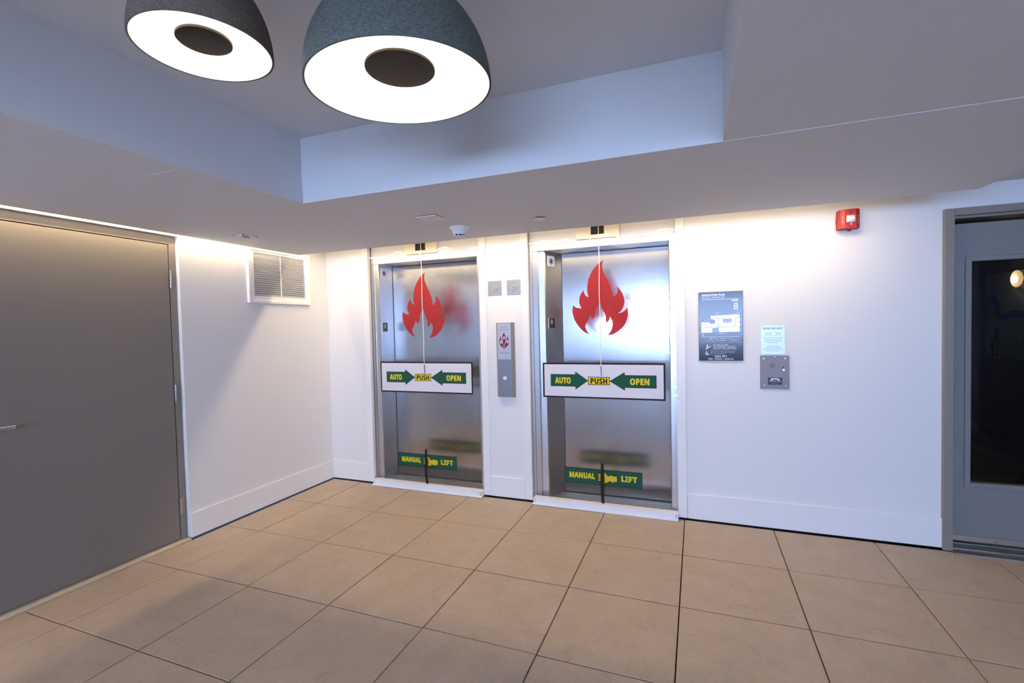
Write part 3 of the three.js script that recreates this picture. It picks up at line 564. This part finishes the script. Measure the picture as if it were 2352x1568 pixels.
{
  // red fire alarm horn strobe
  const t = thing('fire_alarm', 'red fire alarm horn strobe with clear lens', 'fire alarm', [4.475, 2.198, WZ]);
  const redBase = std(rgb(176, 30, 26), 0.5);
  const bb = mesh('back_box', bx(-0.062, 0.064, -0.066, 0.062, 0, 0.047, 0.006), redBase, t);
  for (const [x, y, w, h] of [[-0.02, 0.066, 0.022, 0.012], [0.028, 0.066, 0.022, 0.012], [0.012, -0.07, 0.022, 0.012]]) mesh('mounting_tab', bx(x - w / 2, x + w / 2, y - h / 2, y + h / 2, 0.012, 0.03, 0.003), redBase, bb);
  { const g = cyl(0.03, 0.03, 0.008, 28); g.rotateX(Math.PI / 2); g.scale(0.12, 0.8, 2); g.translate(-0.0615, -0.006, 0.02); mesh('side_knockout', g, redBase, bb); }
  mesh('gasket', bx(-0.06, 0.06, -0.064, 0.06, 0.047, 0.051), M.black, t);
  const cover = (() => {                       // plan profile: wings falling back from a raised centre
    const pts = [[-0.062, 0.051], [-0.062, 0.066], [-0.052, 0.075], [-0.028, 0.082], [-0.022, 0.088], [0.034, 0.088], [0.04, 0.082], [0.054, 0.073], [0.06, 0.064], [0.06, 0.051]];
    return wallPolyY(pts, -0.064, 0.06);
  })();
  const cv = mesh('cover', cover, M.red, t);
  const ribs = []; for (let k = 0; k < 9; k++) ribs.push(bx(-0.016, 0.028, 0.024 + k * 0.0035, 0.0255 + k * 0.0035, 0.088, 0.0892)); for (let k = 0; k < 5; k++) ribs.push(bx(-0.016, 0.028, -0.052 + k * 0.0035, -0.0505 + k * 0.0035, 0.088, 0.0892));
  mesh('horn_ribs', ribs, M.red, cv).userData.kind = 'stuff';
  const slots = []; for (let k = 0; k < 5; k++) slots.push(bx(-0.008, 0.014, 0.0262 + k * 0.005, 0.028 + k * 0.005, 0.0892, 0.0896)); mesh('horn_slots', slots, std(rgb(96, 8, 10), 0.6), cv).userData.kind = 'stuff';
  const lens = new RoundedBoxGeometry(0.058, 0.062, 0.03, 4, 0.014); lens.translate(0.004, -0.005, 0.096);
  { const g = new RoundedBoxGeometry(0.052, 0.056, 0.022, 5, 0.011); g.translate(0.004, -0.005, 0.091); mesh('reflector', g, std(rgb(232, 232, 236), 0.22, 0.75), t); }
  { const g = cyl(0.005, 0.005, 0.034, 16); g.rotateZ(Math.PI / 2); g.translate(0.004, -0.008, 0.1035); mesh('flash_tube', g, std(rgb(245, 244, 238), 0.2), t); }
  mesh('lens', lens, new THREE.MeshPhysicalMaterial({ color: 0xffffff, transmission: 1, thickness: 0, roughness: 0.05, ior: 1.5 }), t);
  for (const [y, r] of [[0.012, 0.017], [-0.024, 0.015]]) { const g = new THREE.TorusGeometry(r, 0.0016, 8, 28, Math.PI); g.scale(1, 0.35, 1); if (y < 0) g.rotateZ(Math.PI); g.translate(0.004, y, 0.1025); mesh('lens_rib', g, std(rgb(120, 124, 136), 0.15, 0.9), t); }
  mesh('test_lug', bx(0.003, 0.009, -0.046, -0.034, 0.088, 0.092, 0.001), M.white, cv);
  { const g = cyl(0.0035, 0.0035, 0.002, 14); g.rotateX(Math.PI / 2); g.translate(0.006, -0.056, 0.0885); mesh('cover_screw', g, M.black, cv); }
  for (const s of [-1, 1]) {
    const tex = canvasTex(64, 320, (g, w, h) => { g.fillStyle = '#ba120e'; g.fillRect(0, 0, w, h); 'FIRE'.split('').forEach((c, k) => words(g, c, 32, 40 + k * 80, 66, { align: 'center', color: '#f2ecec' })); });
    const p = panelGeo(0.012, 0.06);
    const ang = s < 0 ? Math.atan2(-0.007, 0.024) : Math.atan2(0.009, 0.014);
    p.rotateY(ang); p.translate(s < 0 ? -0.040 : 0.0475, -0.012, s < 0 ? 0.0792 : 0.0785);
    mesh('lettering', p, std(0xffffff, 0.4, 0, { map: tex }), cv);
  }
}

// ---------------------------------------------------------------- vent grille on the left wall
{
  const t = thing('vent_grille', 'white louvred air return grille high on left wall', 'vent', [-0.012, 1.776, 0.586]);
  const z0 = -0.343, z1 = 0.343, H = 0.475, iz0 = -0.282, iz1 = 0.285, iy0 = 0.062, iy1 = 0.43;
  const ring = (a0, a1, b0, b1, c0, c1, d0, d1, x0, x1, r) => [bx(x0, x1, b0, b1, a0, c0, r), bx(x0, x1, b0, b1, c1, a1, r), bx(x0, x1, b0, d0, c0, c1, r), bx(x0, x1, d1, b1, c0, c1, r)];
  mesh('flange', ring(z0, z1, 0, H, z0 + 0.025, z1 - 0.025, 0.025, H - 0.025, 0, 0.03, 0.003), M.white, t);
  mesh('inner_frame', ring(z0 + 0.025, z1 - 0.025, 0.025, H - 0.025, iz0, iz1, iy0, iy1, 0, 0.022, 0.002), M.white, t);
  mesh('duct', bx(0.0005, 0.002, iy0, iy1, iz0, iz1), std(rgb(46, 40, 38), 0.9), t);
  const N = 20, lg = new RoundedBoxGeometry(0.022, 0.0022, iz1 - iz0, 1, 0.001); lg.rotateZ(0.58);
  for (let k = 0; k < N; k++) { const s = mesh('louvre', lg, M.white, t); s.position.set(0.011, iy0 + (k + 0.5) * (iy1 - iy0) / N, (iz0 + iz1) / 2); }
  mesh('centre_bar', bx(0.012, 0.0185, iy0, iy1, -0.006, 0.006, 0.001), M.white, t);
  for (const z of [-0.24, 0.24]) { const g = cyl(0.005, 0.005, 0.003, 12); g.rotateZ(Math.PI / 2); g.translate(0.023, H - 0.035, z); mesh('screw', g, M.chrome, t); }
}

// ---------------------------------------------------------------- ceiling fittings
{
  const t = thing('smoke_detector', 'white cone shaped smoke detector on the dropped ceiling', 'smoke detector', [1.966, SOFFIT, 0.865]);
  const prof = [[0.0001, -0.066], [0.038, -0.066], [0.04, -0.0635], [0.04, -0.062]].map(([x, y]) => new THREE.Vector2(x, y));
  mesh('cap', new THREE.LatheGeometry(prof, 48), M.white, t);
  mesh('chamber', cyl(0.034, 0.034, 0.012, 40).translate(0, -0.057, 0), M.black, t);
  mesh('body', new THREE.LatheGeometry([[0.036, -0.053], [0.042, -0.053], [0.046, -0.045], [0.05, -0.03], [0.058, -0.014], [0.068, -0.007], [0.071, -0.003], [0.071, 0]].map(([x, y]) => new THREE.Vector2(x, y)), 48), M.white, t);
  for (let k = 0; k < 8; k++) { const g = bx(-0.0025, 0.0025, -0.064, -0.052, 0.034, 0.04); g.rotateY(k * Math.PI / 4 + 0.3); mesh('vent_rib', g, M.white, t); }
}
{
  const t = thing('ceiling_plate', 'thin white square plate with red marking on dropped ceiling', 'cover plate', [1.9465, SOFFIT, 1.22]);
  mesh('plate', bx(-0.069, 0.069, -0.0085, -0.0035, -0.062, 0.062, 0.001), M.white, t);
  mesh('gasket', bx(-0.064, 0.064, -0.0035, 0, -0.057, 0.057), M.dark, t);
  const tex = canvasTex(256, 128, (g, w, h) => { g.fillStyle = '#ececec'; g.fillRect(0, 0, w, h); g.strokeStyle = '#b4513c'; g.lineWidth = 12; g.beginPath(); g.moveTo(100, 88); g.lineTo(120, 40); g.lineTo(138, 84); g.lineTo(150, 50); g.moveTo(96, 66); g.lineTo(160, 66); g.stroke(); g.fillStyle = '#5a5a5e'; g.beginPath(); g.arc(40, 64, 8, 0, 7); g.arc(216, 64, 8, 0, 7); g.fill(); });
  const f = panelGeo(0.06, 0.03); f.rotateX(Math.PI / 2); f.translate(0.002, -0.0088, 0); mesh('marking', f, std(0xffffff, 0.5, 0, { map: tex }), t);
}
{
  const t = thing('sprinkler_cover', 'small round white concealed sprinkler cover on dropped ceiling', 'sprinkler', [2.567, SOFFIT, 0.885]);
  mesh('cup', cyl(0.034, 0.034, 0.006, 32).translate(0, -0.003, 0), M.dark, t);
  mesh('disc', new THREE.LatheGeometry([[0.0001, -0.010], [0.040, -0.010], [0.0425, -0.0085], [0.0425, -0.0065], [0.04, -0.006], [0.0001, -0.006]].map(([x, y]) => new THREE.Vector2(x, y)), 48), M.white, t);
}
{
  const t = thing('ceiling_detector', 'small square white ceiling fitting above the vent grille', 'ceiling fitting', [0.462, SOFFIT, 1.32]);
  const r = 0.046, d = 0.06;
  mesh('trim_ring', [bx(-r, r, -0.009, 0, -d, -d + 0.012, 0.001), bx(-r, r, -0.009, 0, d - 0.012, d, 0.001), bx(-r, -r + 0.012, -0.009, 0, -d, d, 0.001), bx(r - 0.012, r, -0.009, 0, -d, d, 0.001)], M.white, t);
  mesh('faceplate', bx(-r + 0.01, r - 0.01, -0.005, 0, -d + 0.01, d - 0.01), M.white, t);
  mesh('sensor_arm', [bx(-0.004, 0.004, -0.016, -0.004, -0.03, 0.03, 0.001), bx(-0.02, 0.02, -0.012, -0.004, -0.004, 0.004, 0.001)], std(rgb(168, 168, 178), 0.5), t);
}
{
  const t = mesh('access_panel', [bx(-0.085, 0.003, -0.0012, 0, -0.03, 0.03), bx(0.006, 0.085, -0.0012, 0, -0.03, 0.03)], M.ceiling);
  t.position.set(1.335, SOFFIT, 2.44);
  tag(t, 'faint flush patch on dropped ceiling left of the tray', 'access panel');
}

// ---------------------------------------------------------------- dome lamps in the tray
const feltTex = (c, s) => { const a = noiseGrid(256, s), b = noiseGrid(60, s + 1); return dataTex(512, (u, v) => { const k = 0.86 + 0.3 * (a(u, v) - 0.5) + 0.24 * (b(u, v) - 0.5); return [c[0] * k, c[1] * k, c[2] * k]; }); };
function domeLamp(label, x, z, yr, R, H, color, s, discY, discR, tilt, power) {
  const t = thing('ceiling_lamp', label, 'lamp', [x, yr, z]);
  const tex = feltTex(color, s); tex.repeat.set(6, 3);
  const feltMat = std(0xffffff, 0.95, 0, { map: tex, bumpMap: tex, bumpScale: 0.002 });
  const inside = std(rgb(250, 246, 238), 0.6);
  // outer and inner skins of the dome
  const prof = (k, h, n = 28) => { const a = []; for (let i = 0; i <= n; i++) { const q = i / n * Math.PI / 2; a.push(new THREE.Vector2(Math.max(0.0001, k * Math.pow(Math.cos(q), 1.08)), h * Math.pow(Math.sin(q), 1.0))); } return a; };
  const shell = new THREE.LatheGeometry([new THREE.Vector2(R - 0.006, 0), ...prof(R, H)], 96);
  const shade = mesh('shade', shell, feltMat, t);
  const inner = new THREE.LatheGeometry(prof(R - 0.006, H - 0.008), 96);
  mesh('shade_lining', inner, inside, shade);
  shade.rotation.set(tilt[1], 0, -tilt[0]);
  const dy = discY - yr;
  mesh('disc', new THREE.LatheGeometry([[0.0001, 0], [discR - 0.002, 0], [discR, 0.002], [discR, 0.008], [discR - 0.002, 0.01], [0.0001, 0.01]].map(([a, b]) => new THREE.Vector2(a, b + dy)), 72), std(rgb(26, 19, 19), 0.6), t);
  mesh('stem', cyl(0.0085, 0.0085, H - dy - 0.01, 20).translate(0, (H + dy) / 2, 0), M.white, t);
  const led = new THREE.TorusGeometry(discR * 0.62, 0.006, 10, 48); led.rotateX(Math.PI / 2); led.translate(0, dy + 0.016, 0);
  mesh('led_ring', led, new THREE.MeshStandardMaterial({ color: 0xffffff, emissive: WARM, emissiveIntensity: 2 }), t);
  mesh('canopy', cyl(0.06, 0.06, TTOP - yr - H + 0.012, 32).translate(0, (H + TTOP - yr) / 2 - 0.006, 0), M.dark, t);
  for (let k = 0; k < 4; k++) {
    const l = new THREE.PointLight(new THREE.Color().setRGB(1, 0.86, 0.66), power / 4); l.castShadow = true; l.shadow.radius = 1;
    const a = k * Math.PI / 2 + 0.4; l.position.set(x + Math.cos(a) * discR * 0.62, discY + 0.035, z + Math.sin(a) * discR * 0.62); scene.add(l);
  }
}
domeLamp('large blue felt dome lamp with black disc inside', 2.692, 2.643, 2.25, 0.272, 0.30, [112, 117, 107], 61, 2.300, 0.103, [-0.024, 0.037], LAMP_BIG);
domeLamp('small grey felt dome lamp with black disc inside', 2.233, 2.918, 2.32, 0.175, 0.235, [132, 118, 102], 83, 2.342, 0.0695, [0, 0], LAMP_SMALL);

renderer.render(scene, camera);
